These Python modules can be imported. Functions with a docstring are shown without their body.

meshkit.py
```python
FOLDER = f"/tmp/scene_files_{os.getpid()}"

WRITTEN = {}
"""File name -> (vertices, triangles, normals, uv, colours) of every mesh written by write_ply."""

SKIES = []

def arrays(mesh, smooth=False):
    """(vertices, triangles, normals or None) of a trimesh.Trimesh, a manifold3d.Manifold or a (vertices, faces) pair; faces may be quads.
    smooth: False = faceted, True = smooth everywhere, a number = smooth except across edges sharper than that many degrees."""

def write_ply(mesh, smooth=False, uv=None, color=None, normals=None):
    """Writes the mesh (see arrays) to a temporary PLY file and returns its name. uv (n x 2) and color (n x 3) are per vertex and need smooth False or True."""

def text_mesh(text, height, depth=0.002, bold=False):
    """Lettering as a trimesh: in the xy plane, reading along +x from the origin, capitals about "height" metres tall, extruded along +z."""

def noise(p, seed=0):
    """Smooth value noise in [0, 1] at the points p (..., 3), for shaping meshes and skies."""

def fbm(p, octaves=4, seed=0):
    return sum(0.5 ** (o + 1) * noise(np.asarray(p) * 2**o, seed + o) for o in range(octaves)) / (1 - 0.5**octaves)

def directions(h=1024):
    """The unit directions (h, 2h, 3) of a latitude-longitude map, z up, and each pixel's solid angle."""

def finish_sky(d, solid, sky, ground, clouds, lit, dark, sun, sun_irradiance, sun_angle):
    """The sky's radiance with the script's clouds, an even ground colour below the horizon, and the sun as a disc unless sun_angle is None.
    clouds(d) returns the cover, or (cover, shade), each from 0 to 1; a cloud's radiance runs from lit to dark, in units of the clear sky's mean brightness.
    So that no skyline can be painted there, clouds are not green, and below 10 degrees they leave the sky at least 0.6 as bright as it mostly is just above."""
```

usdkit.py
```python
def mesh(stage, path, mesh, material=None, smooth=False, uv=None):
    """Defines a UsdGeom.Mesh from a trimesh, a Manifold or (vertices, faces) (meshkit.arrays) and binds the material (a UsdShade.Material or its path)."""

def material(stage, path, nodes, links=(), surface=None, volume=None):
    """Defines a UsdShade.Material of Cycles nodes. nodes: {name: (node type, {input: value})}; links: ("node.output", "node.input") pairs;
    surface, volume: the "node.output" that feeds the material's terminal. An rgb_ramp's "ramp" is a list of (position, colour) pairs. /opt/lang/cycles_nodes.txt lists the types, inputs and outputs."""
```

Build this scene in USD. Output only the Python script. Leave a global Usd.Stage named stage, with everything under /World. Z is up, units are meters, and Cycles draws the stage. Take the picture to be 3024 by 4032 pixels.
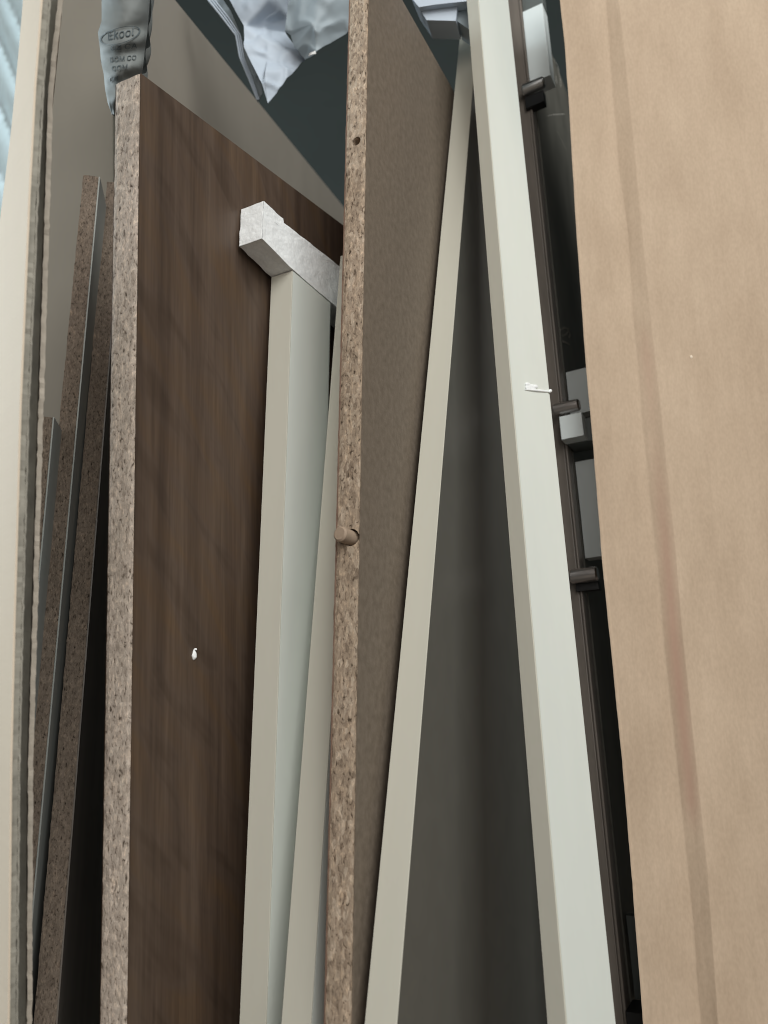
import math
import numpy as np
import trimesh
import usdkit
import meshkit
from shapely import box as sbox
from pxr import Usd, UsdGeom, UsdLux, UsdShade, Gf, Sdf, Vt

stage = Usd.Stage.CreateInMemory()
UsdGeom.SetStageUpAxis(stage, UsdGeom.Tokens.z)
UsdGeom.SetStageMetersPerUnit(stage, 1.0)
UsdGeom.Xform.Define(stage, '/World')
UsdGeom.Scope.Define(stage, '/World/Looks')
rng = np.random.default_rng(7)

# ------------------------------------------------------------------ camera
PITCH = math.radians(9.0)
FPX = 3024.0
CAM = np.array([0, 0, 0.5])
FW = np.array([0, math.cos(PITCH), math.sin(PITCH)])
UP = np.array([0, -math.sin(PITCH), math.cos(PITCH)])
RT = np.array([1.0, 0, 0])
cam = UsdGeom.Camera.Define(stage, '/World/camera')
cam.AddTransformOp().Set(Gf.Matrix4d(*RT, 0, *UP, 0, *(-FW), 0, *CAM, 1))
cam.CreateFocalLengthAttr(26.0)
cam.CreateHorizontalApertureAttr(26.0)
cam.CreateVerticalApertureAttr(26.0 * 4 / 3)
cam.CreateClippingRangeAttr(Gf.Vec2f(0.01, 50))
cam.CreateFStopAttr(8.0)
cam.CreateFocusDistanceAttr(0.46)
cam.CreateExposureAttr(0.0)


# ------------------------------------------------------------------ lamps
def rect_light(name, pos, target, w, h, color, power):
    l = UsdLux.RectLight.Define(stage, '/World/' + name)
    pos, target = np.array(pos, float), np.array(target, float)
    z = pos - target; z /= np.linalg.norm(z)
    x = np.cross([0, 0, 1.0], z); x /= np.linalg.norm(x)
    y = np.cross(z, x)
    l.AddTransformOp().Set(Gf.Matrix4d(*x, 0, *y, 0, *z, 0, *pos, 1))
    l.CreateWidthAttr(w); l.CreateHeightAttr(h)
    l.CreateColorAttr(Gf.Vec3f(*color)); l.CreateIntensityAttr(power); l.CreateNormalizeAttr(False)
    return l


rect_light('key_lamp', (0.72, -0.85, 1.75), (0.05, 0.5, 0.55), 1.5, 1.2, (0.985, 1.0, 0.97), 5.2)
rect_light('room_lamp', (-0.1, -1.5, 1.15), (0.0, 0.5, 0.5), 2.0, 1.3, (1.0, 0.965, 0.91), 2.3)
rect_light('window_lamp', (-1.3, 0.80, 1.05), (-0.2, 0.66, 0.62), 0.9, 0.8, (0.82, 0.95, 1.0), 9.5)


# ------------------------------------------------------------------ helpers
def at(px, py, D):
    return CAM + D * (FW + (px - 1512) / FPX * RT + (2016 - py) / FPX * UP)


_used = {}


def numbered(path):
    n = _used.get(path, 0); _used[path] = n + 1
    return path if n == 0 else f'{path}_{n:03d}'


def tag(p, label=None, cat=None, group=None, kind=None):
    p = p.GetPrim() if hasattr(p, 'GetPrim') else p
    for k, v in (('label', label), ('category', cat), ('group', group), ('kind', kind)):
        if v: p.SetCustomDataByKey(k, v)
    return p


def thing(name, label, cat, axes=None, base=(0, 0, 0), group=None):
    x = UsdGeom.Xform.Define(stage, numbered('/World/' + name))
    ax = np.eye(3) if axes is None else axes
    x.AddTransformOp().Set(Gf.Matrix4d(*map(float, ax[0]), 0, *map(float, ax[1]), 0, *map(float, ax[2]), 0, *map(float, base), 1))
    tag(x, label, cat, group)
    return x.GetPrim()


def part(parent, name, mesh, mat, smooth=False, label=None):
    m = usdkit.mesh(stage, numbered(f'{parent.GetPath()}/{name}'), mesh, M[mat], smooth=smooth)
    tag(m, label)
    return m.GetPrim()


def loose(name, mesh, mat, label=None, cat=None, group=None, kind=None, smooth=False):
    m = usdkit.mesh(stage, numbered('/World/' + name), mesh, M[mat], smooth=smooth)
    return tag(m, label, cat, group, kind)


def bx(x0, x1, y0, y1, z0, z1):
    m = trimesh.creation.box((x1 - x0, y1 - y0, z1 - z0))
    m.apply_translation(((x0 + x1) / 2, (y0 + y1) / 2, (z0 + z1) / 2))
    return m


def rbox(x0, x1, y0, y1, z0, z1, r):
    p = sbox(x0 + r, y0 + r, x1 - r, y1 - r).buffer(r, quad_segs=3)
    m = trimesh.creation.extrude_polygon(p, z1 - z0, engine='earcut')
    m.apply_translation((0, 0, z0))
    return m


def cyl(p0, p1, r, n=24, bevel=0.0):
    p0, p1 = np.array(p0, float), np.array(p1, float)
    L = np.linalg.norm(p1 - p0); b = min(bevel, r * .6)
    prof = [(0, 0), (r - b, 0), (r, b), (r, L - b), (r - b, L), (0, L)] if b else [(0, 0), (r, 0), (r, L), (0, L)]
    m = trimesh.creation.revolve(np.array(prof), sections=n)
    m.apply_transform(trimesh.geometry.align_vectors([0, 0, 1], (p1 - p0) / L))
    m.apply_translation(p0)
    return m


def cat_(*ms):
    return trimesh.util.concatenate(ms)


def rough_box(x0, x1, y0, y1, z0, z1, step=0.0022, amp=0.00035, seed=0, drill=()):
    """A board core whose front (y0) is a sawn, uneven surface; drill = (x, z, r) blind holes."""
    nx, nz = max(4, int((x1 - x0) / step)), int((z1 - z0) / step)
    X, Z = np.meshgrid(np.linspace(x0, x1, nx + 1), np.linspace(z0, z1, nz + 1))
    P = np.stack([X, np.full_like(X, y0), Z], -1)
    f = P / 0.0021 * np.array([1, 1, .6])
    P[..., 1] += (meshkit.fbm(f, 3, seed) - .5) * 2 * amp
    edge = (meshkit.fbm(P / 0.004, 2, seed + 9) - .5) * 2 * amp
    P[:, 0, 0] += edge[:, 0]; P[:, -1, 0] += edge[:, -1]
    P[:, 0, 1] += .0004; P[:, -1, 1] += .0004
    B = P.copy(); B[..., 1] = y1; B[:, 0, 0] = x0; B[:, -1, 0] = x1
    n = (nx + 1) * (nz + 1)
    idx = np.arange(n).reshape(nz + 1, nx + 1)
    q = lambda a, b, c, d: np.stack([a.ravel(), b.ravel(), c.ravel(), d.ravel()], 1)
    F = [q(idx[:-1, :-1], idx[:-1, 1:], idx[1:, 1:], idx[1:, :-1]), q(idx[:-1, 1:], idx[:-1, :-1], idx[1:, :-1], idx[1:, 1:]) + n]
    ring = np.concatenate([idx[0, :], idx[1:, -1], idx[-1, -2::-1], idx[-2:0:-1, 0]])
    r2 = np.roll(ring, -1)
    F.append(np.stack([r2, ring, ring + n, r2 + n], 1))
    v = np.concatenate([P.reshape(-1, 3), B.reshape(-1, 3)]); f4 = np.concatenate(F)
    m = trimesh.Trimesh(v, np.vstack([f4[:, [0, 1, 2]], f4[:, [0, 2, 3]]]), process=False)
    for (hx, hz, hr) in drill:
        try:
            m = trimesh.boolean.difference([m, cyl((hx, y0 - .01, hz), (hx, y0 + .02, hz), hr, 20)], engine='manifold')
        except Exception as e:
            print('drill failed', e)
    return m


def loft(rows, closed=True):
    """Solid through equal-length cross-sections (rows of 3D points)."""
    R = np.array(rows); k, n = R.shape[:2]
    f = []
    for i in range(k - 1):
        for j in range(n):
            a, b = i * n + j, i * n + (j + 1) % n
            f += [(a, b, b + n), (a, b + n, a + n)]
    for j in range(1, n - 1):
        f += [(0, j + 1, j), ((k - 1) * n, (k - 1) * n + j, (k - 1) * n + j + 1)]
    m = trimesh.Trimesh(R.reshape(-1, 3), f, process=False)
    trimesh.repair.fix_normals(m)
    return m


def board_frame(l0, l1, D0, D1, phi):
    """A leaning board from its front left edge: image points l0 (low), l1 (high), their distances, and its heading."""
    P0, P1 = at(*l0, D0), at(*l1, D1)
    u = (P1 - P0) / np.linalg.norm(P1 - P0)
    a = math.radians(phi)
    d = np.array([math.sin(a), math.cos(a), 0]); d = d - (d @ u) * u; d /= np.linalg.norm(d)
    t = np.cross(d, u)
    base = P0 - u * (P0[2] - 0.002) / u[2]
    return np.array([t, d, u]), base


def local(fr, px, py, plane='front', off=0.0):
    """Local coordinates of the point of a board's front plane (y = off) or right face (x = off) under an image point."""
    ax, base = fr
    r = at(px, py, 1.0) - CAM
    n = ax[1] if plane == 'front' else ax[0]
    s = ((base - CAM) @ n + off) / (r @ n)
    return ax @ (CAM + s * r - base)


# ------------------------------------------------------------------ materials
M = {}


def mat(name, nodes, links=(), surface='p.BSDF'):
    M[name] = usdkit.material(stage, '/World/Looks/' + name, nodes, links, surface=surface)


def plain(name, color, rough=.5, spec=.5, noise=0.06, nscale=(60, 60, 60), bump=0.0, bscale=800, metallic=0.0, tint=None):
    c = np.array(color)
    nodes = {'tc': ('texture_coordinate', {}), 'mp': ('mapping', {'scale': nscale}), 'n': ('noise_texture', {'scale': 1.0, 'detail': 5, 'roughness': .6}),
             'r': ('rgb_ramp', {'ramp': [(.25, tuple(np.clip(c * (1 - noise), 0, 1))), (.75, tuple(np.clip((c if tint is None else np.array(tint)) * (1 + noise), 0, 1)))]}),
             'p': ('principled_bsdf', {'roughness': rough, 'specular_ior_level': spec, 'metallic': metallic})}
    links = [('tc.object', 'mp.vector'), ('mp.vector', 'n.vector'), ('n.fac', 'r.fac'), ('r.color', 'p.base_color')]
    if bump:
        nodes['bn'] = ('noise_texture', {'scale': bscale, 'detail': 3})
        nodes['b'] = ('bump', {'strength': bump, 'distance': .0005})
        links += [('tc.object', 'bn.vector'), ('bn.fac', 'b.height'), ('b.normal', 'p.normal')]
    mat(name, nodes, links)


def chipboard(name, dark, mid, lite, stretch=.45, size=1.0):
    k = 1.0 / size
    mat(name, {
        'tc': ('texture_coordinate', {}),
        'm1': ('mapping', {'scale': (520 * k, 520 * k, 520 * k * stretch), 'rotation': (0, .25, 0)}),
        'm2': ('mapping', {'scale': (210 * k, 210 * k, 210 * k * stretch), 'rotation': (0, -.3, 0)}),
        'm3': ('mapping', {'scale': (30, 30, 12)}),
        'v1': ('voronoi_texture', {'scale': 1.0, 'feature': 'f1'}),
        'n1': ('noise_texture', {'scale': 1.0, 'detail': 4, 'roughness': .65, 'distortion': .6}),
        'n2': ('noise_texture', {'scale': 1.0, 'detail': 3}),
        's': ('separate_color', {}),
        'r1': ('rgb_ramp', {'ramp': [(.0, tuple(.5 * (np.array(dark) + np.array(mid)))), (.2, mid), (.6, mid), (1.0, tuple(.5 * (np.array(lite) + np.array(mid))))]}),
        'm4': ('mapping', {'scale': (620 * k, 620 * k, 620 * k * stretch), 'rotation': (0, .15, 0)}), 'n4': ('noise_texture', {'scale': 1.0, 'detail': 3, 'roughness': .6, 'distortion': .8}),
        'r4': ('rgb_ramp', {'ramp': [(.32, (.20, .18, .16)), (.40, (.78, .76, .74)), (.47, (1, 1, 1)), (.55, (1, 1, 1)), (.66, (1.40, 1.37, 1.32))]}),
        'x3': ('mix_color', {'blend_type': 'multiply', 'fac': 1.0, 'use_clamp': False}),
        'r2': ('rgb_ramp', {'ramp': [(.28, (.30, .28, .26)), (.37, (.86, .86, .86)), (.55, (1, 1, 1)), (.72, (1.25, 1.22, 1.18))]}),
        'r3': ('rgb_ramp', {'ramp': [(.3, (.86, .84, .80)), (.7, (1.08, 1.06, 1.04))]}),
        'x1': ('mix_color', {'blend_type': 'multiply', 'fac': 1.0, 'use_clamp': False}),
        'x2': ('mix_color', {'blend_type': 'multiply', 'fac': 1.0, 'use_clamp': False}),
        'b': ('bump', {'strength': .55, 'distance': .0006}),
        'p': ('principled_bsdf', {'roughness': .85, 'specular_ior_level': .25})},
        [('tc.object', 'm1.vector'), ('tc.object', 'm2.vector'), ('tc.object', 'm3.vector'), ('m1.vector', 'v1.vector'), ('m2.vector', 'n1.vector'), ('m3.vector', 'n2.vector'),
         ('tc.object', 'm4.vector'), ('m4.vector', 'n4.vector'), ('n4.fac', 'r4.fac'), ('x2.result', 'x3.a'), ('r4.color', 'x3.b'), ('v1.color', 's.color'), ('s.r', 'r1.fac'), ('n1.fac', 'r2.fac'), ('n2.fac', 'r3.fac'), ('r1.color', 'x1.a'), ('r2.color', 'x1.b'), ('x1.result', 'x2.a'), ('r3.color', 'x2.b'),
         ('x3.result', 'p.base_color'), ('n4.fac', 'b.height'), ('b.normal', 'p.normal')])


chipboard('chip_pale', (.34, .28, .24), (.60, .52, .46), (.74, .66, .59), size=1.0)
chipboard('chip_tan', (.13, .092, .066), (.40, .315, .243), (.62, .525, .43), size=1.0)
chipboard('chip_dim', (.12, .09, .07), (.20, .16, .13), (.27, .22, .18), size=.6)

# walnut film on the big left board: long streaks along the board, slanting dark figure
mat('walnut', {
    'tc': ('texture_coordinate', {}),
    'm1': ('mapping', {'scale': (90, 90, 3.0)}), 'm2': ('mapping', {'mapping_type': 'texture', 'scale': (.1, .016, .065), 'rotation': (.62, 0, 0)}), 'm3': ('mapping', {'scale': (600, 600, 30)}),
    'n1': ('noise_texture', {'scale': 1.0, 'detail': 5, 'roughness': .6, 'distortion': .4}),
    'n2': ('noise_texture', {'scale': 1.0, 'detail': 3, 'distortion': .35}),
    'n3': ('noise_texture', {'scale': 1.0, 'detail': 2}),
    'r1': ('rgb_ramp', {'ramp': [(.3, (.062, .040, .028)), (.5, (.092, .061, .043)), (.7, (.122, .085, .062))]}),
    'r2': ('rgb_ramp', {'ramp': [(.33, (.80, .77, .73)), (.45, (1, 1, 1)), (.58, (1.05, 1.0, .90)), (.72, (1.16, 1.04, .80))]}),
    'r3': ('rgb_ramp', {'ramp': [(.3, (.88, .88, .88)), (.7, (1.1, 1.1, 1.1))]}),
    'x1': ('mix_color', {'blend_type': 'multiply', 'fac': 1.0, 'use_clamp': False}), 'x2': ('mix_color', {'blend_type': 'multiply', 'fac': 1.0, 'use_clamp': False}),
    'p': ('principled_bsdf', {'roughness': .55, 'specular_ior_level': .5})},
    [('tc.object', 'm1.vector'), ('tc.object', 'm2.vector'), ('tc.object', 'm3.vector'), ('m1.vector', 'n1.vector'), ('m2.vector', 'n2.vector'), ('m3.vector', 'n3.vector'),
     ('n1.fac', 'r1.fac'), ('n2.fac', 'r2.fac'), ('n3.fac', 'r3.fac'), ('r1.color', 'x1.a'), ('r2.color', 'x1.b'), ('x1.result', 'x2.a'), ('r3.color', 'x2.b'), ('x2.result', 'p.base_color')])

plain('hardboard', (.150, .118, .088), .6, .35, .16, (260, 260, 200), .25, 900, tint=(.175, .140, .108))
plain('veneer_red', (.20, .125, .09), .7, .3, .2, (200, 200, 60))
plain('white_laminate', (.755, .785, .735), .38, .45, .03, (34, 34, 9), .05, 1500)
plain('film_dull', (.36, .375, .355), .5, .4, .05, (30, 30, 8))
plain('edge_band', (.60, .58, .50), .45, .4, .03, (40, 40, 6), .06, 1500)
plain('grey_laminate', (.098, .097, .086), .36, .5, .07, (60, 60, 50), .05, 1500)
plain('panel_grey', (.225, .205, .172), .6, .3, .06, (18, 18, 8), .1, 900)
plain('panel_tan', (.33, .298, .255), .6, .3, .06, (18, 18, 8), .1, 900)
plain('dark_brown', (.15, .128, .11), .40, .5, .25, (60, 60, 8), .1, 900, tint=(.17, .145, .125))
plain('dark_face', (.135, .13, .112), .45, .5, .3, (35, 35, 12), .1, 900)
plain('dark_wall', (.028, .036, .035), .8, .3, .1, (5, 5, 5))
plain('floor_dark', (.12, .10, .085), .6, .4, .15, (6, 6, 6))
plain('pale_plastic', (.80, .86, .86), .45, .5, .03, (20, 20, 20))
plain('grey_plastic', (.13, .145, .14), .5, .5, .05, (20, 20, 20))
plain('black_plastic', (.012, .012, .013), .4, .5, .1, (20, 20, 20))
plain('metal', (.80, .80, .80), .3, .5, .05, (60, 60, 60), metallic=1.0)
plain('dark_metal', (.72, .68, .67), .28, .5, .05, (60, 60, 60), metallic=1.0)
plain('dowel_wood', (.36, .27, .20), .7, .3, .12, (300, 300, 300), .2, 900)
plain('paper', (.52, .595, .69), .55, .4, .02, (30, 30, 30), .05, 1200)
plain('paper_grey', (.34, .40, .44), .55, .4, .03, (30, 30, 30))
plain('bag_plastic', (.20, .215, .212), .62, .3, .12, (40, 40, 30))
plain('ink', (.09, .11, .118), .5, .4, .02)
plain('chalk', (.34, .33, .30), .9, .1, .2, (400, 400, 400))
plain('liner_torn', (.50, .44, .37), .9, .2, .2, (160, 160, 90), .4, 700)
plain('flute', (.33, .31, .265), .9, .2, .25, (140, 140, 60), .5, 600)
plain('flap_cream', (.76, .645, .515), .8, .25, .03, (30, 30, 8), .2, 900)
plain('carton_inner', (.30, .265, .215), .8, .25, .05, (14, 14, 6), .15, 900)

mat('foam', {
    'tc': ('texture_coordinate', {}), 'v': ('voronoi_texture', {'scale': 300.0, 'feature': 'distance_to_edge'}), 'n': ('noise_texture', {'scale': 160.0, 'detail': 4}),
    'r': ('rgb_ramp', {'ramp': [(.0, (.88, .90, .91)), (.12, (.93, .945, .95)), (1, (.95, .96, .965))]}),
    'b': ('bump', {'strength': .35, 'distance': .0006}), 'b2': ('bump', {'strength': .12, 'distance': .001}),
    'p': ('principled_bsdf', {'roughness': .75, 'specular_ior_level': .3, 'subsurface_weight': 0.0})},
    [('tc.object', 'v.vector'), ('tc.object', 'n.vector'), ('v.distance', 'r.fac'), ('r.color', 'p.base_color'), ('v.distance', 'b.height'), ('n.fac', 'b2.height'), ('b.normal', 'b2.normal'), ('b2.normal', 'p.normal')])

# kraft board of the box on the right: fibres, faint washboard, a reddish scuff along the crease
mat('kraft', {
    'tc': ('texture_coordinate', {}), 'm1': ('mapping', {'scale': (40, 40, 14), 'rotation': (0, .09, 0)}), 'm2': ('mapping', {'scale': (620, 620, 300)}),
    'm3': ('mapping', {'scale': (160, 0, 6), 'rotation': (0, .09, 0)}),
    'n1': ('noise_texture', {'scale': 1.0, 'detail': 4, 'roughness': .55}), 'n2': ('noise_texture', {'scale': 1.0, 'detail': 3}), 'n3': ('noise_texture', {'scale': 1.0, 'detail': 1}),
    'r1': ('rgb_ramp', {'ramp': [(.3, (.475, .358, .258)), (.7, (.558, .430, .316))]}),
    'r2': ('rgb_ramp', {'ramp': [(.3, (.945, .94, .935)), (.7, (1.045, 1.045, 1.045))]}),
    'x': ('mix_color', {'blend_type': 'multiply', 'fac': 1.0, 'use_clamp': False}),
    'at': ('attribute', {'attribute': 'stain'}), 'st': ('mix_color', {'blend_type': 'mix', 'b': (.47, .285, .215)}),
    'b': ('bump', {'strength': .35, 'distance': .0015}), 'b2': ('bump', {'strength': .2, 'distance': .0003}),
    'p': ('principled_bsdf', {'roughness': .8, 'specular_ior_level': .25})},
    [('tc.object', 'm1.vector'), ('tc.object', 'm2.vector'), ('tc.object', 'm3.vector'), ('m1.vector', 'n1.vector'), ('m2.vector', 'n2.vector'), ('m3.vector', 'n3.vector'),
     ('n1.fac', 'r1.fac'), ('n2.fac', 'r2.fac'), ('r1.color', 'x.a'), ('r2.color', 'x.b'), ('x.result', 'st.a'), ('at.fac', 'st.fac'), ('st.result', 'p.base_color'),
     ('n3.fac', 'b.height'), ('n2.fac', 'b2.height'), ('b.normal', 'b2.normal'), ('b2.normal', 'p.normal')])

mat('film', {
    'tc': ('texture_coordinate', {}),
    'd': ('principled_bsdf', {'base_color': (.78, .90, .93), 'roughness': .25, 'specular_ior_level': .6}),
    't': ('translucent_bsdf', {'color': (.80, .93, .97)}), 'x': ('mix_closure', {'fac': .55})},
    [('d.BSDF', 'x.closure1'), ('t.BSDF', 'x.closure2')], surface='x.closure')

# ------------------------------------------------------------------ the setting
loose('floor', bx(-1.6, 1.6, -1.9, 1.9, -.02, 0), 'floor_dark', kind='structure')
loose('wall', bx(-1.6, 1.6, 1.35, 1.40, 0.0, 2.2), 'dark_wall', kind='structure')

# ------------------------------------------------------------------ left chipboard panel with walnut film
def height_to(fr, px, py):
    return local(fr, px, py)[2]


frL = board_frame((390, 4032), (448, 578), .385, .425, 28.7)
HL = height_to(frL, 478, 322)
t = thing('chipboard_panel', 'dark walnut-filmed chipboard panel with pale raw edge, behind the foam-capped board', 'panel', *frL)
TL = .0195
part(t, 'core', rough_box(.0006, TL - .0007, 0, .55, 0, HL, seed=3), 'chip_pale')
part(t, 'face_film', bx(TL - .0006, TL, .0005, .55, 0, HL + .0003), 'walnut')
part(t, 'back_film', bx(0, .0005, .0005, .55, 0, HL), 'walnut')

# ------------------------------------------------------------------ middle chipboard panel
frM = board_frame((1271, 4032), (1372, 0), .360, .516, 28)
HM = height_to(frM, 1378, -190)
TM = .0154
hole = local(frM, 1403, 556); dw = local(frM, 1382, 2116)
t = thing('chipboard_panel', 'brown-faced chipboard panel in the middle, drilled hole and dowel in its raw edge', 'panel', *frM)
part(t, 'core', rough_box(.0012, TM - .0007, 0, .42, 0, HM, seed=8, drill=((hole[0], hole[2], .0031), (dw[0], dw[2], .0048))), 'chip_tan')
part(t, 'face_film', bx(TM - .0006, TM, .0012, .42, 0, HM + .0002), 'hardboard')
part(t, 'back_film', rough_box(0, .0011, .0004, .42, 0, HM, step=.004, amp=.0003, seed=4), 'veneer_red')
part(t, 'dowel', cyl((dw[0] - .001, .016, dw[2]), (dw[0] - .0022, -.0085, dw[2] + .0006), .0042, 24, .0009), 'dowel_wood', smooth=35, label='round wooden dowel sticking out of the raw edge')

# ------------------------------------------------------------------ white boards
def white_board(fr, th, w, top, label, face='white_laminate', r=.0006, rb=None, name='white_board'):
    t = thing(name, label, 'board', *fr)
    H = top
    b = .0010
    p = sbox(0, b, th, w)
    rr = rb or r
    p = p.intersection(sbox(-1, b, 1, w - rr).union(sbox(rr, b, th - rr, 1)).union(sbox(rr, b, th - rr, w - rr).buffer(rr, quad_segs=5))) if rr else p
    m = trimesh.creation.extrude_polygon(p, H, engine='earcut')
    part(t, 'body', m, face, smooth=30)
    e = rbox(0, th, 0, b - .00005, 0, H, .0003)
    part(t, 'edge_band', e, 'edge_band', smooth=30)
    return t


frP = board_frame((942, 4032), (1068, 1092), .400, .510, 28)
HP = height_to(frP, 1068, 1092)
TP = .0170
white_board(frP, TP, .0500, HP, 'narrow white board capped with a block of white foam, against the walnut panel', rb=.004)

frQ = board_frame((1107, 4032), (1310, 1400), .378, .515, 28)
HQ = height_to(frQ, 1338, 1010)
white_board(frQ, .0172, .24, HQ, 'cream white board squeezed between the foam-capped board and the middle chipboard panel')

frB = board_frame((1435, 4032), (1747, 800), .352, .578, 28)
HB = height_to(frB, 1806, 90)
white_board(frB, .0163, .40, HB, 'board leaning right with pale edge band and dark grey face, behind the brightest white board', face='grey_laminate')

frA = board_frame((2155, 4032), (1837, 0), .365, .600, 45)
HA = height_to(frA, 1830, -160)
white_board(frA, .0107, .0435, HA, 'brightest white board, leaning left over the board beside it', rb=.0008)

# ------------------------------------------------------------------ foam block on the narrow white board
def foam_mesh(x0, x1, y0, y1, z0, z1, n=.0016, amp=.00045, seed=0):
    m = bx(x0, x1, y0, y1, z0, z1)
    v, f = trimesh.remesh.subdivide_to_size(m.vertices, m.faces, n)
    m = trimesh.Trimesh(v, f); m.merge_vertices()
    c = np.array([(x0 + x1) / 2, (y0 + y1) / 2, (z0 + z1) / 2])
    for _ in range(1): trimesh.smoothing.filter_taubin(m, iterations=6)
    p = np.array(m.vertices)
    nz = (meshkit.fbm(p / .006, 3, seed)[:, None] - .5) * np.array(m.vertex_normals)
    m.vertices = p + nz * 2 * amp
    return m


ax, base = frP
fr_f = (ax, base + ax[2] * (HP + .0004))
t = thing('foam_block', 'rough white foam block sitting on top of the narrow white board', 'foam', *fr_f)
fm = foam_mesh(-.0002, TP + .0006, -.0340, .089, 0, .0318, seed=5)
v = np.array(fm.vertices)
# broken lower front: the underside slopes up towards the overhanging end; the top is torn in steps
under = (v[:, 2] < .006) & (v[:, 1] < -.002)
v[under, 2] += np.clip(-v[under, 1] - .002, 0, .03) * .10 * (1 - v[under, 2] / .006)
top = v[:, 2] > .024
v[top, 2] -= np.where(v[top, 1] > -.012, .0022, 0) * (v[top, 2] - .024) / .006 + -np.clip(v[top, 1], -.02, .08) * .10
fm.vertices = np.where(v[:, 2:3] < .0001, v * np.array([1, 1, 0]) + np.array([0, 0, .0001]), v)
part(t, 'block', fm, 'foam', smooth=50)

# ------------------------------------------------------------------ tall grey panel behind
T0, T1 = at(575, 2000, .60), at(575, -140, .60)
frT = board_frame((575, 2000), (575, -140), .60, .60, 15)
frT = (frT[0], frT[1])
HT = height_to(frT, 575, -140)
t = thing('tall_panel', 'tall pale grey panel rising behind the walnut-filmed chipboard panel', 'panel', *frT)
part(t, 'body', rbox(-.018, 0, 0, .66, 0, HT, .0008), 'panel_tan')

# ------------------------------------------------------------------ thin boards at the left
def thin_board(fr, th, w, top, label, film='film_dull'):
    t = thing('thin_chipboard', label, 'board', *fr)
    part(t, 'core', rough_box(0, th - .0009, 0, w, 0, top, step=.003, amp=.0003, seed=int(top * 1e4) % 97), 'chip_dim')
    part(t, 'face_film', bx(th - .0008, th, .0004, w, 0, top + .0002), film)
    return t


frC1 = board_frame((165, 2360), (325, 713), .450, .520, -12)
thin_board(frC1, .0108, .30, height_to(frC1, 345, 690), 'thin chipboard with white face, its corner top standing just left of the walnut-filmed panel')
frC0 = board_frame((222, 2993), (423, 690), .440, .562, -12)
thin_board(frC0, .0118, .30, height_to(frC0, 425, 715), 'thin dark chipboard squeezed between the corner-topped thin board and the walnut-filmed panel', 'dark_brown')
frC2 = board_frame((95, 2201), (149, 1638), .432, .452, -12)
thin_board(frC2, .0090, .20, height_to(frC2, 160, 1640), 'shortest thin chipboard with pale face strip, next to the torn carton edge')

# ------------------------------------------------------------------ grey panel facing us behind the thin boards
frG = board_frame((110, 3600), (158, 100), .58, .70, -4)
t = thing('grey_panel', 'plain grey panel facing forward behind the thin chipboards and the torn carton', 'panel', *frG)
part(t, 'body', rbox(0, (437 - 158) / 3024 * .70, .0, .016, 0, height_to(frG, 158, -200), .0008), 'panel_grey')

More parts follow.
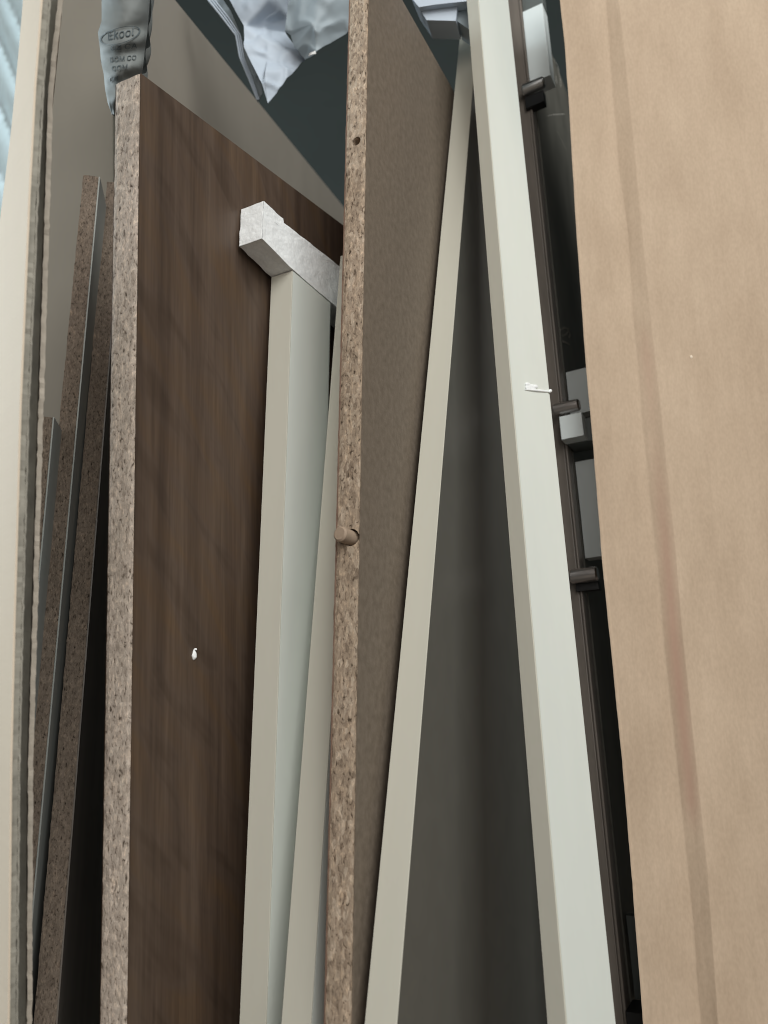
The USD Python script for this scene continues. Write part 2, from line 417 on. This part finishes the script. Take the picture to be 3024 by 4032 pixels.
# ------------------------------------------------------------------ carton at the left edge
ys = np.array([-300, 0, 347, 771, 1595, 2486, 3000, 4032, 4500.])
c1 = np.interp(ys, [0, 347, 771, 1595, 2486, 3000, 4032], [160, 134, 112, 77, 52, 40, 30]); c1[0] += 22
c0 = np.array([100, 76, 44, -12, -120, -200, -220, -240, -250.])
l2 = np.interp(ys, [0, 347, 771, 1595, 2486, 3000, 4032], [227, 190, 178, 152, 126, 111, 106]); l2[0] += 30
yy = np.linspace(-300, 4500, 240)
c1f, c0f, l2f = (np.interp(yy, ys, a) for a in (c1, c0, l2))
a1 = math.radians(-40); h1 = np.array([math.sin(a1), math.cos(a1), 0]); n1 = np.array([math.cos(a1), -math.sin(a1), 0])
a2 = math.radians(-26); h2 = np.array([math.sin(a2), math.cos(a2), 0]); n2 = np.array([math.cos(a2), -math.sin(a2), 0])
t = thing('left_carton', 'brown carton with torn corrugated edge and bright cream flap at the left', 'carton')


def strip(path, h, n, x0, x1, y0, y1, amp, seed):
    """A sheet's cut edge following a bent path: x across the thickness, y along the sheet."""
    rows = []
    for i, P in enumerate(path):
        e = amp * (meshkit.fbm(np.array([[i * .9, seed, .3]]), 3, seed)[0] - .5) * 2
        g = amp * .6 * (meshkit.fbm(np.array([[i * 1.3, seed + 5, .3]]), 2, seed)[0] - .5) * 2
        yy1 = y1[i] if np.ndim(y1) else y1
        rows.append([P + n * (x0 + g) + h * (y0 + e), P + n * (x1 + g) + h * (y0 + e * .7), P + n * (x1 + g) + h * yy1, P + n * (x0 + g) + h * yy1])
    return loft(rows)


pathA = [at(x, y, .33) for x, y in zip(c1f, yy)]
w1 = []
for P, x, y in zip(pathA, c0f, yy):
    r = (x - 1512) / FPX; X = P[0]; D = (P - CAM) @ FW
    s = (r * D - X) / (h1[0] - r * (h1 @ FW)); w1.append(float(np.clip(s, .01, .14)))
w1 = np.array(w1)
part(t, 'flap', strip(pathA, h1, n1, 0, .0009, 0, w1, .00005, 1), 'flap_cream')
part(t, 'fluting', strip(pathA, h1, n1, .00095, .0034, .0006, w1, .0009, 2), 'flute')
part(t, 'inner_liner', strip(pathA, h1, n1, .00345, .0042, .0002, w1, .0006, 3), 'flute')
pathB = [at(x, y, .348) for x, y in zip(l2f, yy)]
part(t, 'torn_liner', strip(pathB, h2, n2, 0, .0021, -.0004, .012, .0007, 4), 'liner_torn')
part(t, 'side_wall', strip(pathB, h2, n2, .0002, .0020, .0121, .09, .0, 5), 'carton_inner')
part(t, 'outer_wall', strip(pathB, h2, n2, -.0042, -.0002, .010, .09, .0, 6), 'flute')

# ------------------------------------------------------------------ clear film over the window side
def film():
    nu, nv = 60, 60
    U, V = np.meshgrid(np.linspace(0, 1, nu), np.linspace(0, 1, nv), indexing='ij')
    o = at(-420, 1350, 1.0)
    P = o + U[..., None] * np.array([.19, .05, 0]) + V[..., None] * np.array([0, .02, .62])
    s = U * .19 * .9 + V * .62 * .40
    h = .012 * np.abs(np.sin(s * 95)) ** .6 + .010 * meshkit.fbm(np.stack([s * 40, U * 4, V * 3], -1), 3, 2)
    P[..., 1] -= h
    i = np.arange(nu * nv).reshape(nu, nv)
    q = np.stack([i[:-1, :-1], i[1:, :-1], i[1:, 1:], i[:-1, 1:]], -1).reshape(-1, 4)
    return trimesh.Trimesh(P.reshape(-1, 3), np.vstack([q[:, :3], q[:, [0, 2, 3]]]), process=False)


loose('plastic_sheet', film(), 'film', 'bright pleated clear plastic sheet behind the carton flap, at the upper left', 'plastic sheet', smooth=60)

# ------------------------------------------------------------------ printed plastic bag
by = np.array([-250, 0, 83, 129, 187, 239, 291, 354, 405, 450.])
bl = np.array([402, 400, 400, 385, 393, 397, 408, 414, 424, 440.])
br = np.array([600, 590, 584, 580, 572, 566, 560, 540, 500, 462.])


def bag_point(u, py, lift=0.0):
    u = np.asarray(u, float); py = np.asarray(py, float)
    L, R = np.interp(py, by, bl), np.interp(py, by, br)
    px = L + u * (R - L)
    D = .485 - .016 * np.sin(np.clip(u, 0, 1) * np.pi) ** .7 * np.interp(py, by, [1, 1, 1, 1, .9, .9, .8, .7, .4, .1]) - lift
    D = D + .0022 * np.sin(py / 17.0 + u * 2.5) * np.interp(py, [-250, 80, 130, 450], [.2, .3, 1, 1]) + .003 * (meshkit.fbm(np.stack([u * 3, py / 60, 0 * u], -1), 3, 3) - .5)
    shp = np.broadcast(px, py).shape
    px, py, D = (np.broadcast_to(a, shp)[..., None] for a in (px, py, D))
    return CAM + D * (FW + (px - 1512) / FPX * RT + (2016 - py) / FPX * UP)


def bag_mesh():
    nu, nv = 26, 90
    U, V = np.meshgrid(np.linspace(0, 1, nu), np.linspace(-250, 450, nv), indexing='ij')
    A = bag_point(U, V)
    Bk = A.copy(); c = .485
    back = bag_point(U, V); back = back + (2 * (.487 - (back - CAM) @ FW))[..., None] * FW * .8 + FW * .001
    i = np.arange(nu * nv).reshape(nu, nv)
    q = np.stack([i[:-1, :-1], i[:-1, 1:], i[1:, 1:], i[1:, :-1]], -1).reshape(-1, 4)
    f = np.vstack([q[:, :3], q[:, [0, 2, 3]]])
    return cat_(trimesh.Trimesh(A.reshape(-1, 3), f, process=False), trimesh.Trimesh(back.reshape(-1, 3), f[:, ::-1], process=False))


t = thing('printed_bag', 'crumpled grey-blue plastic bag with dark lettering, hanging behind the walnut panel corner', 'bag')
part(t, 'film', bag_mesh(), 'bag_plastic', smooth=60)


def on_bag(text, u0, y0, hgt, slant, wide):
    m = meshkit.text_mesh(text, hgt, .001)
    v = np.array(m.vertices)
    w = v[:, 0].max()
    uu = u0 + v[:, 0] / w * wide
    py = y0 - v[:, 1] + v[:, 0] / w * slant
    P = bag_point(uu, py, .0007 + np.where(v[:, 2] > .0005, .0003, 0))
    return trimesh.Trimesh(P, m.faces, process=False)


txt = [on_bag('Ekool', .18, 158, 34, -20, .55), on_bag('0Z CA', .22, 200, 20, -10, .6), on_bag('DOM CO', .2, 244, 19, -10, .62), on_bag('OOM', .22, 280, 19, -10, .4), on_bag('OM', .12, 325, 18, -8, .25)]
part(t, 'lettering', cat_(*txt), 'ink')
k = np.linspace(0, 2 * np.pi, 60)
ring = []
for rr in (1.0, .92):
    ring.append(bag_point(.44 + .42 * rr * np.cos(k), 140 - 20 * .9 * np.cos(k) + 33 * rr * np.sin(k), .0009))
rv = np.concatenate(ring); n = 60
rf = [(i, (i + 1) % n, n + (i + 1) % n) for i in range(n)] + [(i, n + (i + 1) % n, n + i) for i in range(n)]
part(t, 'oval_outline', trimesh.Trimesh(rv, rf, process=False), 'ink')

# ------------------------------------------------------------------ crumpled paper hanging at the top
def facet_sheet(pts, tris, sub=3, amp=.0012, seed=1, thick=.0006, soft=0):
    P = np.array([at(700 + .4822 * x, .4822 * y, D) for x, y, D in pts])
    tris = np.array(tris)
    nn = np.cross(P[tris[:, 1]] - P[tris[:, 0]], P[tris[:, 2]] - P[tris[:, 0]])
    away = (nn * (P[tris[:, 0]] - CAM)).sum(1) > 0
    tris[away] = tris[away][:, ::-1]
    m = trimesh.Trimesh(P, tris, process=False)
    for _ in range(sub): m = m.subdivide()
    m.merge_vertices()
    edges = m.edges_sorted[trimesh.grouping.group_rows(m.edges_sorted, require_count=1)]
    rim = np.unique(edges); keep = np.array(m.vertices)[rim]
    for _ in range(soft):
        trimesh.smoothing.filter_laplacian(m, lamb=.5, iterations=1, volume_constraint=False)
        vv = np.array(m.vertices); vv[rim] = keep; m.vertices = vv
    v = np.array(m.vertices)
    rid = 1 - np.abs(2 * meshkit.fbm(v / .022, 2, seed + 30) - 1)
    v -= (np.clip(rid - .72, 0, 1)[:, None] * .010) * FW
    v += (meshkit.fbm(v / .016, 3, seed)[:, None] - .5) * 2 * amp * FW
    b = v + FW * thick
    f = np.array(m.faces)
    return trimesh.Trimesh(np.vstack([v, b]), np.vstack([f, f[:, ::-1] + len(v)]), process=False)


pp = [(330, -160, .640), (540, 212, .622), (545, 400, .622), (690, 690, .612), (735, 840, .612), (960, 570, .624), (1040, 490, .628), (720, 340, .626),
      (730, 480, .622), (715, 580, .610), (910, 150, .640), (880, 270, .646), (740, -20, .612), (950, -160, .636), (720, -200, .612)]
#      0 a             1 b             2 c            3 d            4 e            5 f            6 g             7 p
pf = [(0, 1, 12), (0, 12, 14), (1, 10, 12), (12, 10, 13), (12, 13, 14), (1, 7, 11), (1, 11, 10), (1, 2, 7), (2, 8, 7), (2, 3, 8), (3, 9, 8), (3, 4, 9), (9, 4, 5), (8, 9, 5), (8, 5, 6), (7, 8, 6), (7, 6, 11)]
t = thing('crumpled_paper', 'crumpled bluish-white paper hanging point down at the top, over the dark gap', 'paper')
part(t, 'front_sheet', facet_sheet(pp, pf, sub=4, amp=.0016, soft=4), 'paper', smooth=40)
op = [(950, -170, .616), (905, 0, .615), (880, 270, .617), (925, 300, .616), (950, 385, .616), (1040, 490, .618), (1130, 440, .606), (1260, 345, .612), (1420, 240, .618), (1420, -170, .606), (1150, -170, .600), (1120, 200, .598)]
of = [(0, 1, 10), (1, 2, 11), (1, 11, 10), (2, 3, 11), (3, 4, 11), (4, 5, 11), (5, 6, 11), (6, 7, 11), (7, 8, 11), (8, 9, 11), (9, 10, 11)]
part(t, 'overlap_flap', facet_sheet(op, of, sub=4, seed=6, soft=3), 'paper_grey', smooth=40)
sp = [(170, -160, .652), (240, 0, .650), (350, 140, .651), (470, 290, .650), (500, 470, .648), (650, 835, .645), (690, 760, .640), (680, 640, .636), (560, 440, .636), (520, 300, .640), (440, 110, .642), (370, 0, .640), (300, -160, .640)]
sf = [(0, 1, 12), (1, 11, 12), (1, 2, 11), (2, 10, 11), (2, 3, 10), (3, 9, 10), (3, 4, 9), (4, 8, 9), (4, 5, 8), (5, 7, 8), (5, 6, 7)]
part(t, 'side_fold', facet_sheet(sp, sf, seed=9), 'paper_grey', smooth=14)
for q, off in enumerate((0, 26, 50)):
    pts = [(175 + off, -150), (250 + off, 0), (362 + off, 140), (476 + off * .7, 290), (508 + off * .6, 470), (585 + off * .5, 650), (650 + off * .3, 815)]
    path = [at(700 + .4822 * x, .4822 * y, .636) for x, y in pts]
    tube = cat_(*[cyl(path[i], path[i + 1], .0006 + .0002 * (q == 0), 8) for i in range(len(path) - 1)])
    part(t, 'folded_edge', tube, 'paper')
part(t, 'torn_scrap', facet_sheet([(1070, 470, .603), (1075, 450, .602), (1125, 425, .602), (1132, 452, .603)], [(0, 1, 2), (0, 2, 3)], sub=2, amp=.0003), 'foam')

# ------------------------------------------------------------------ folded papers wedged at the top, right of the middle board
def slab(px_pts, D, deep, mat_, parent, nm):
    f = [at(x, y, D) for x, y in px_pts]; b = [p + np.array([.22, .90, .22]) * deep for p in f]
    part(parent, nm, loft([f, b]), mat_)


t = thing('folded_papers', 'pale folded papers wedged between the middle chipboard panel and the brightest white board', 'paper')
slab([(1580, -120), (1627, 0), (1650, 28), (1720, 17), (1860, 2), (1900, -120)], .600, .03, 'paper', t, 'sheet')
slab([(1640, 20), (1654, 38), (1680, 79), (1795, 82), (1800, 30), (1795, 15)], .606, .03, 'paper', t, 'sheet')
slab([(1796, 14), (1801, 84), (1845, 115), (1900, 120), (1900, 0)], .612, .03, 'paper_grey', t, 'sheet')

# ------------------------------------------------------------------ dark panel with metal pins, at the right
frD = board_frame((2420, 3578), (2099, 488), .500, .665, 28)
def zr(px, py): return local(frD, px, py)[2]
t = thing('dark_panel', 'dark brown panel with metal pins and pale blocks, half hidden by the cardboard box', 'panel', *frD)
HD = zr(2050, -150)
part(t, 'front_edge', rbox(-.030, -.0016, 0, .02, 0, HD, .0008), 'dark_brown')
part(t, 'edge_bead', rbox(-.0014, .0006, -.0006, .012, 0, HD, .0008), 'dark_brown')
part(t, 'side_face', bx(-.025, -.0002, .0205, .45, 0, HD), 'dark_face')


def line_px(py): return 2099 + (py - 488) * (2420 - 2099) / (3578 - 488)


def block(r0, r1, w, y0, y1, mt, nm='pale_block', x0=.0008, label=None):
    z0, z1 = zr(line_px(r1), r1), zr(line_px(r0), r0)
    part(t, nm, rbox(x0, x0 + w, y0, y1, z0, z1, .0006), mt, smooth=30, label=label)


def pin(row, x0, x1, r, y, mt):
    z = zr(line_px(row), row)
    part(t, 'metal_pin', cyl((x0, y, z), (x1, y, z), r, 28, .0012), mt, smooth=40)


block(-130, 46, .019, .002, .014, 'grey_plastic', 'grey_block')
block(50, 330, .0185, .0, .016, 'pale_plastic')
pin(368, -.0048, .0150, .0050, -.006, 'metal')
block(388, 432, .0165, -.004, .004, 'black_plastic', 'black_socket', x0=-.0040)
block(1432, 1604, .030, .019, .030, 'pale_plastic')
pin(1627, -.0050, .0155, .0046, -.010, 'dark_metal')
block(1662, 1750, .0170, -.0125, .0, 'pale_plastic', x0=-.0005)
block(1664, 1752, .0210, .0005, .022, 'grey_plastic', 'grey_block')
block(1795, 2182, .040, .018, .030, 'pale_plastic', 'long_pale_block')
pin(2275, -.0050, .0150, .0052, -.009, 'dark_metal')
block(2300, 2330, .0165, -.004, .004, 'black_plastic', 'black_socket', x0=-.0030)
block(3640, 3984, .040, .026, .034, 'grey_plastic', 'long_grey_block')
block(3974, 4130, .040, -.004, .020, 'black_plastic', 'black_block', x0=.001)
# chalky scuffs on the dark face
sc = []
for (pts, w) in (([(2205, 1300), (2222, 1290), (2240, 1296), (2232, 1316), (2214, 1322)], .0009), ([(2236, 1300), (2246, 1318), (2240, 1330)], .0008), ([(2216, 1345), (2230, 1350), (2242, 1356)], .0009),
                 ([(2180, 232), (2196, 262), (2206, 310), (2208, 345)], .0006), ([(2176, 260), (2188, 300), (2192, 330)], .0005), ([(2155, 458), (2180, 452), (2222, 450)], .0005), ([(2196, 520), (2214, 560), (2228, 590)], .0005)):
    L = [local(frD, x, y, 'side', -.0002) for x, y in pts]
    for a, b in zip(L[:-1], L[1:]):
        mm = cyl(a, b, w, 8); vv = np.array(mm.vertices); vv[:, 0] = -.0002 + np.clip(vv[:, 0] + .0002, -.0001, .00025); mm.vertices = vv; sc.append(mm)
    part(t, 'chalk_scuff', cat_(*sc), 'chalk'); sc = []


# ------------------------------------------------------------------ brown cardboard box at the right
ky = np.array([-300, 0, 163, 380, 651, 922, 1200, 1435, 1788, 2200, 2500, 3000, 3434, 4032, 4500.])
ke = np.array([2190, 2205, 2222, 2238, 2254, 2270, 2290, 2306, 2338, 2370, 2400, 2450, 2486, 2532, 2566.])
kc1 = np.interp(ky, [-300, 0, 217, 488, 760, 922, 1200, 1600, 1853, 2200, 2540, 2902, 3100, 3353, 3584, 3816, 4032, 4500], [2366, 2382, 2398, 2422, 2446, 2470, 2486, 2530, 2548, 2581, 2617, 2649, 2676, 2695, 2724, 2750, 2762, 2795])
kc2 = np.interp(ky, [-300, 0, 136, 542, 868, 1200, 1600, 1925, 2250, 2612, 2974, 3155, 3353, 3627, 3816, 4032, 4500], [2415, 2436, 2452, 2493, 2525, 2556, 2602, 2635, 2667, 2696, 2738, 2752, 2779, 2804, 2817, 2828, 2858])
KY = np.linspace(-300, 4500, 260)
KE, K1, K2 = (np.interp(KY, ky, a) for a in (ke, kc1, kc2))
KE = KE + 2.2 * (meshkit.fbm(np.stack([KY / 60, 0 * KY, 0 * KY], -1), 3, 4) - .5)
K1 = K1 + 10 * (meshkit.fbm(np.stack([KY / 330, 0 * KY + 3, 0 * KY], -1), 2, 14) - .5)
cols, depth = [], []
KR = np.full_like(KY, 3330.0)
def mixd(a, b, s): return a + (b - a) * s
segs = [(KE, K1, np.r_[np.linspace(0, .93, 13), .97, 1.0]), (K1, K2, np.r_[.07, np.linspace(.15, .85, 7), .94, 1.0]), (K2, KR, np.r_[.004, np.linspace(0.012, 1, 40)])]
prof = {0: lambda s: .0010 * (1 - s) ** 2 + .0026 * s ** 2.2 - .0012, 1: lambda s: .0014 - .0038 * s, 2: lambda s: -.0024 + .0012 * (1 - np.exp(-s * 14))}
front = []
stain = []
for k, (a, b, ss) in enumerate(segs):
    for s in ss:
        px = mixd(a, b, s)
        Db = np.interp(KY, [-300, 4500], [.615, .435]) - (px - KE) / 3024 * .06
        D = Db + prof[k](s) + .0012 * (meshkit.fbm(np.stack([px / 110, KY / 900, 0 * KY], -1), 3, 21) - .5)
        front.append([at(x, y, d) for x, y, d in zip(px, KY, D)])
        m = np.clip(1 - abs(s - .55) * 1.9, 0, 1) if k == 1 else 0.0
        stain.append(m * np.clip(np.interp(KY, [1250, 1400, 1700, 2000, 2150, 2700, 3150, 3300], [0, .5, .15, .55, .75, 1, .8, 0]), 0, 1) * .8)
Fr = np.array(front); nc, nr = Fr.shape[:2]
Bk = Fr + np.array([.0012, .0040, 0])
i = np.arange(nc * nr).reshape(nc, nr)
q = np.stack([i[:-1, :-1], i[:-1, 1:], i[1:, 1:], i[1:, :-1]], -1).reshape(-1, 4)
n = nc * nr
e = np.stack([i[0, :-1], i[0, 1:], i[0, 1:] + n, i[0, :-1] + n], 1)
f4 = np.vstack([q, q[:, ::-1] + n, e])
km = trimesh.Trimesh(np.vstack([Fr.reshape(-1, 3), Bk.reshape(-1, 3)]), np.vstack([f4[:, :3], f4[:, [0, 2, 3]]]), process=False)
if ((km.face_normals[:len(q)] @ FW) > 0).mean() > .5: km.invert()
t = thing('cardboard_box', 'large brown kraft cardboard box with a long crease, filling the right side', 'cardboard box')
pk = part(t, 'front_panel', km, 'kraft', smooth=True)
pv = UsdGeom.PrimvarsAPI(UsdGeom.Mesh(pk)).CreatePrimvar('stain', Sdf.ValueTypeNames.FloatArray, 'vertex')
sv = np.concatenate([np.array(stain).ravel(), np.zeros(n)]).astype(np.float32)
pv.Set(Vt.FloatArray.FromNumpy(sv))

# ------------------------------------------------------------------ crumbs
def crumb(blobs, P, amp=.0003, seed=0):
    ms = []
    for (dx, dy, dz, r) in blobs:
        s = trimesh.creation.icosphere(2, 1.0); v = np.array(s.vertices)
        v *= np.array(r) * (1 + .35 * (meshkit.fbm(v * 2.0 + seed, 2, seed)[:, None] - .5)); s.vertices = v + np.array([dx, dy, dz]); ms.append(s)
    m = ms[0]
    if len(ms) > 1:
        m = trimesh.boolean.union(ms, engine='manifold')
    m.apply_translation(P)
    return m


axL, bL = frL
p = local(frL, 764, 2578, 'side', TL)
P = bL + p @ axL
loose('foam_crumb', crumb([(0, 0, -.0004, (.0016, .0016, .0024)), (-.0003, 0, .0014, (.0009, .0009, .0018)), (.0007, 0, .0030, (.0009, .0006, .0006))], P), 'foam', 'small white foam crumb stuck to the walnut-filmed panel', 'crumb', smooth=60)
axA, bA = frA
Pa, Pb = local(frA, 2066, 1534, 'side', .0107), local(frA, 2164, 1543, 'side', .0107)
ee = (Pb - Pa) / np.linalg.norm(Pb - Pa); Lf = np.linalg.norm(Pb - Pa)
Pn = local(frA, 2066, 1506, 'side', .0107) - Pa; hh = np.linalg.norm(Pn)
fl = crumb([(.0003, Lf * .5, 0, (.0008, Lf * .52, .0009)), (.0003, Lf * .22, hh * .38, (.0006, Lf * .22, hh * .42)), (.0004, Lf * .10, hh * .75, (.0006, Lf * .10, hh * .22)),
            (.0004, Lf * .40, hh * .55, (.0006, Lf * .10, hh * .25)), (.0010, Lf * .97, .0002, (.0011, Lf * .06, .0014))], (0, 0, 0), seed=3)
nx = np.array([1.0, 0, 0])
fl.apply_transform(np.block([[np.stack([nx, ee, Pn / hh], 1), Pa[:, None]], [np.zeros((1, 3)), np.ones((1, 1))]]))
fl.apply_transform(np.block([[axA.T, bA[:, None]], [np.zeros((1, 3)), np.ones((1, 1))]]))
loose('foam_flake', fl, 'foam', 'white foam flake clinging to the brightest white board', 'crumb', smooth=60)

ik = np.argmin(abs(KY - 1400)); jk = 22 + int((2790 - K2[ik]) / (3330 - K2[ik]) * 40)
loose('paint_speck', crumb([(0, 0, 0, (.0010, .0004, .0012))], Fr[jk, ik]), 'flap_cream', 'tiny pale speck on the face of the cardboard box', 'speck', smooth=60)
